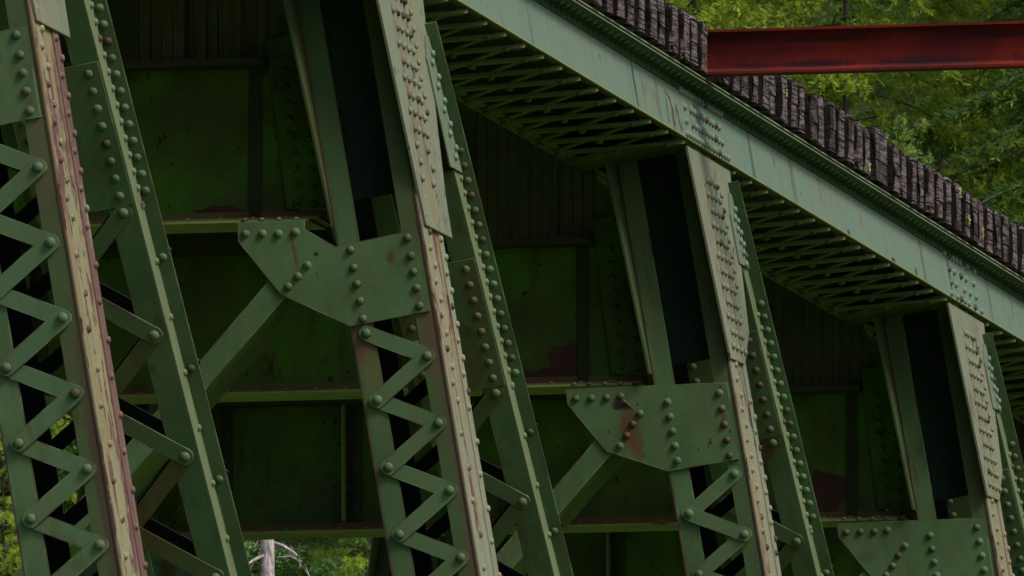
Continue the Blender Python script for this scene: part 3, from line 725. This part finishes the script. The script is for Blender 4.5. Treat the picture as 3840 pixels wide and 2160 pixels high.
def conifer(name, seed, H, R, nbr, spr, need, nl, nw, mat, droop=.35, bare=.1, sharp=.8, spl=.30, tip=False):
    rg = np.random.default_rng(seed); rd = random.Random(seed)
    tr = MB(); v_, f_ = tube([(0, 0, -1), (.03, 0, H*.3), (-.04, .03, H*.6), (.02, 0, H)], [H*.005+.01, H*.003+.005, H*.0015+.004, .004], 8); tr.raw(v_, f_, M_bark, True)
    quads = []
    for i in range(nbr):
        h = bare*H+(H*.985-bare*H)*((i+rd.random())/nbr)**.9; az_ = i*2.39996+rd.uniform(-.4, .4)
        L = R*(1-h/H)**sharp*rd.uniform(.75, 1.15)+.12
        o = np.array([math.cos(az_), math.sin(az_), 0.]); rise = rd.uniform(-.05, .30) if h < .8*H else rd.uniform(.4, .9)
        s = np.linspace(0, 1, 6); pts = np.array([0, 0, h])+np.outer(s*L, o)+np.outer(rise*L*s-droop*L*s**2, [0, 0, 1])
        v_, f_ = tube([tuple(p) for p in pts], [.006+.016*L/R*(1-q) for q in s], 3); tr.raw(v_, f_, M_bark, True)
        ns = max(4, int(spr*L/R)+3)
        sv = rg.uniform(.03, 1, ns)**.8
        P0 = np.array([0, 0, h])+np.outer(sv*L, o)+np.outer(rise*L*sv-droop*L*sv**2, [0, 0, 1])
        side = np.cross(o, [0, 0, 1.])*1.0
        sg = rg.choice([-1, 1], ns)
        d = np.outer(sg*rg.uniform(.2, 1, ns), side)+np.outer(rg.uniform(.25, 1., ns), o)+np.outer(rg.uniform(-.75, .12, ns), [0, 0, 1]); d /= np.linalg.norm(d, axis=1)[:, None]
        ln = spl*rg.uniform(.5, 1.3, ns)*(1.1-.5*sv)
        # needles
        t_ = rg.uniform(0, 1, (ns, need)); base = P0[:, None]+d[:, None]*(t_*ln[:, None])[..., None]
        base[..., 2] -= .25*ln[:, None]*t_**2
        rn = rg.normal(size=(ns, need, 3)); rn -= (rn*d[:, None]).sum(-1, keepdims=True)*d[:, None]; rn /= np.linalg.norm(rn, axis=-1, keepdims=True)
        nd = d[:, None]*.75+rn*.65; nd /= np.linalg.norm(nd, axis=-1, keepdims=True)
        wv = np.cross(nd, rg.normal(size=nd.shape)); wv /= np.linalg.norm(wv, axis=-1, keepdims=True)
        l2 = nl*rg.uniform(.6, 1.3, (ns, need, 1)); w2 = nw*rg.uniform(.6, 1.3, (ns, need, 1))
        q = np.stack([base, base+nd*l2*.5+wv*w2*.5, base+nd*l2, base+nd*l2*.5-wv*w2*.5], axis=2)
        quads.append(q.reshape(-1, 3))
    if tip:
        ns = 260; hh = H*(1-.16*rg.uniform(0, 1, ns)); P0 = np.stack([rg.normal(0, .01, ns), rg.normal(0, .01, ns), hh], 1)
        an = rg.uniform(0, 6.28, ns); d = np.stack([np.cos(an), np.sin(an), rg.uniform(.5, 1.2, ns)], 1); d /= np.linalg.norm(d, axis=1)[:, None]
        ln = .03+.42*(H*1.0-hh)*rg.uniform(.4, 1.1, ns); t_ = rg.uniform(0, 1, (ns, 26)); base = P0[:, None]+d[:, None]*(t_*ln[:, None])[..., None]
        rn = rg.normal(size=(ns, 26, 3)); nd = d[:, None]*.8+rn*.45; nd /= np.linalg.norm(nd, axis=-1, keepdims=True)
        wv = np.cross(nd, rg.normal(size=nd.shape)); wv /= np.linalg.norm(wv, axis=-1, keepdims=True)
        quads.append(np.stack([base, base+nd*.018+wv*.006, base+nd*.036, base+nd*.018-wv*.006], axis=2).reshape(-1, 3))
    V = np.concatenate(quads); return tr, quadmesh(name+'_crown', V, mat)
def tree(name, src, loc, rz, sc, label, cat, group=None, base=None):
    trunk, crown = src
    t_ = bpy.data.objects.new(name, None); COL.objects.link(t_); t_.location = loc; t_.rotation_euler = (0, 0, rz); t_.scale = (sc, sc, sc)
    tag(t_, label, cat, group)
    a = bpy.data.objects.new('trunk', trunk); COL.objects.link(a); a.parent = t_
    c = bpy.data.objects.new('crown', crown); COL.objects.link(c); c.parent = t_
    return t_
def src(*a, **k):
    tr, cr = conifer(*a, **k); o = tr.build('trunk'); me = o.data; bpy.data.objects.remove(o); return me, cr
SY = src('hemlock', 1, 15.5, 3.0, 170, 95, 18, .085, .018, M_leafY, droop=.5)
SG = src('spruce', 2, 15.5, 3.0, 170, 95, 18, .085, .018, M_leafG)
SB = src('fir', 3, 14.5, 2.8, 160, 80, 20, .065, .017, M_leafB, droop=.15, spl=.22)
L_ = {'Y': 'sunlit yellow green conifer on the slope behind the bridge', 'G': 'dark green conifer on the slope behind the bridge', 'B': 'blue green conifer on the slope behind the bridge'}
SR = {'Y': SY, 'G': SG, 'B': SB}; NM = {'Y': 'hemlock_tree', 'G': 'spruce_tree', 'B': 'fir_tree'}
rt_ = random.Random(4)
rows = [(64, -18.5, -1.0, 2.7, 'YGGBYGYG'), (71, -21, -2, 2.9, 'GYBGYYGY'), (80, -23, -4, 3.0, 'YGGYYGYG'), (90, -26, -5, 3.3, 'GGYGGYGG'), (104, -31, -6, 3.6, 'GYGGYGGY')]
for yy0, xa, xb, st, kinds in rows:
    x = xa; i = 0
    while x < xb:
        kd = kinds[i % len(kinds)]; X_ = x+rt_.uniform(-.6, .6); Y_ = yy0+rt_.uniform(-2, 2)
        top = 3.2+(Y_-60)*.105+8.5+rt_.uniform(-1, 2)         # reaches above the frame
        z = gz(X_, Y_); sc = (top-z)/15.0
        if kd == 'Y' and rt_.random() < .15: kd = 'B'
        tree(NM[kd], SR[kd], (X_, Y_, z), rt_.uniform(0, 6.28), sc, L_[kd], 'tree', 'conifers on the slope behind the bridge')
        x += st; i += 1
SF = src('young_fir', 9, 9.6, 1.25, 90, 34, 34, .034, .009, M_leafS, droop=-.15, bare=.25, sharp=.75, spl=.16, tip=True)
z = gz(-3.2, 47); 
tree('young_fir', SF, (-3.58, 47, z), .4, (3.47-z)/9.6, 'young light green fir whose tip rises just above the ties', 'tree')
SW = src('low_fir', 12, 8.0, 1.7, 130, 60, 30, .042, .011, M_leafL, droop=.1, bare=.2, sharp=.6, spl=.2)
z = gz(-9.1, 55); tree('young_fir', SW, (-9.50, 54, z), 1.4, (2.0-z)/8, 'bright green young fir seen through the opening under the lowest girder', 'tree')
z = gz(-13.2, 57); tree('young_fir', SW, (-13.45, 57, z), 2.4, (3.0-z)/8, 'young fir showing at the lower left edge beside the first post', 'tree')
# dead tree
sn = MB(); H = 8.6; rd = random.Random(3)
v_, f_ = tube([(0, 0, -1), (.02, 0, H*.5), (0, 0, H)], [.14, .075, .035], 10); sn.raw(v_, f_, M_snag, True)
zg = gz(-10.0, 52)
br = MB()
for i in range(46):
    h = H*.30+H*.68*i/46; a = i*2.4; L = rd.uniform(.35, 1.0); o = Vector((math.cos(a), math.sin(a), 0)); p = Vector((0, 0, h)); pts = [p]
    dd = o+Vector((0, 0, rd.uniform(-.3, .35)))
    for s_ in range(5):
        p = p+dd*L/5; dd = dd+Vector((rd.uniform(-.25, .25), rd.uniform(-.25, .25), -.12)); pts.append(p)
    r0 = rd.uniform(.008, .02)
    v_, f_ = tube(pts, [r0, r0*.85, r0*.7, r0*.5, r0*.35, .002], 5); br.raw(v_, f_, M_snag, True)
    for q in range(3):
        b0 = pts[1+q]; e = b0+Vector((rd.uniform(-.25, .25), rd.uniform(-.25, .25), rd.uniform(-.3, .1))); v_, f_ = tube([b0, (b0+e)/2+Vector((0, 0, .03)), e], [.005, .004, .002], 4); br.raw(v_, f_, M_snag, True)
sr = bpy.data.objects.new('dead_tree', None); COL.objects.link(sr); sr.location = (-9.97, 52, zg); tag(sr, 'dead grey tree with bare branches seen under the lowest girder', 'tree')
sn.build('trunk', sr); br.build('branches', sr)
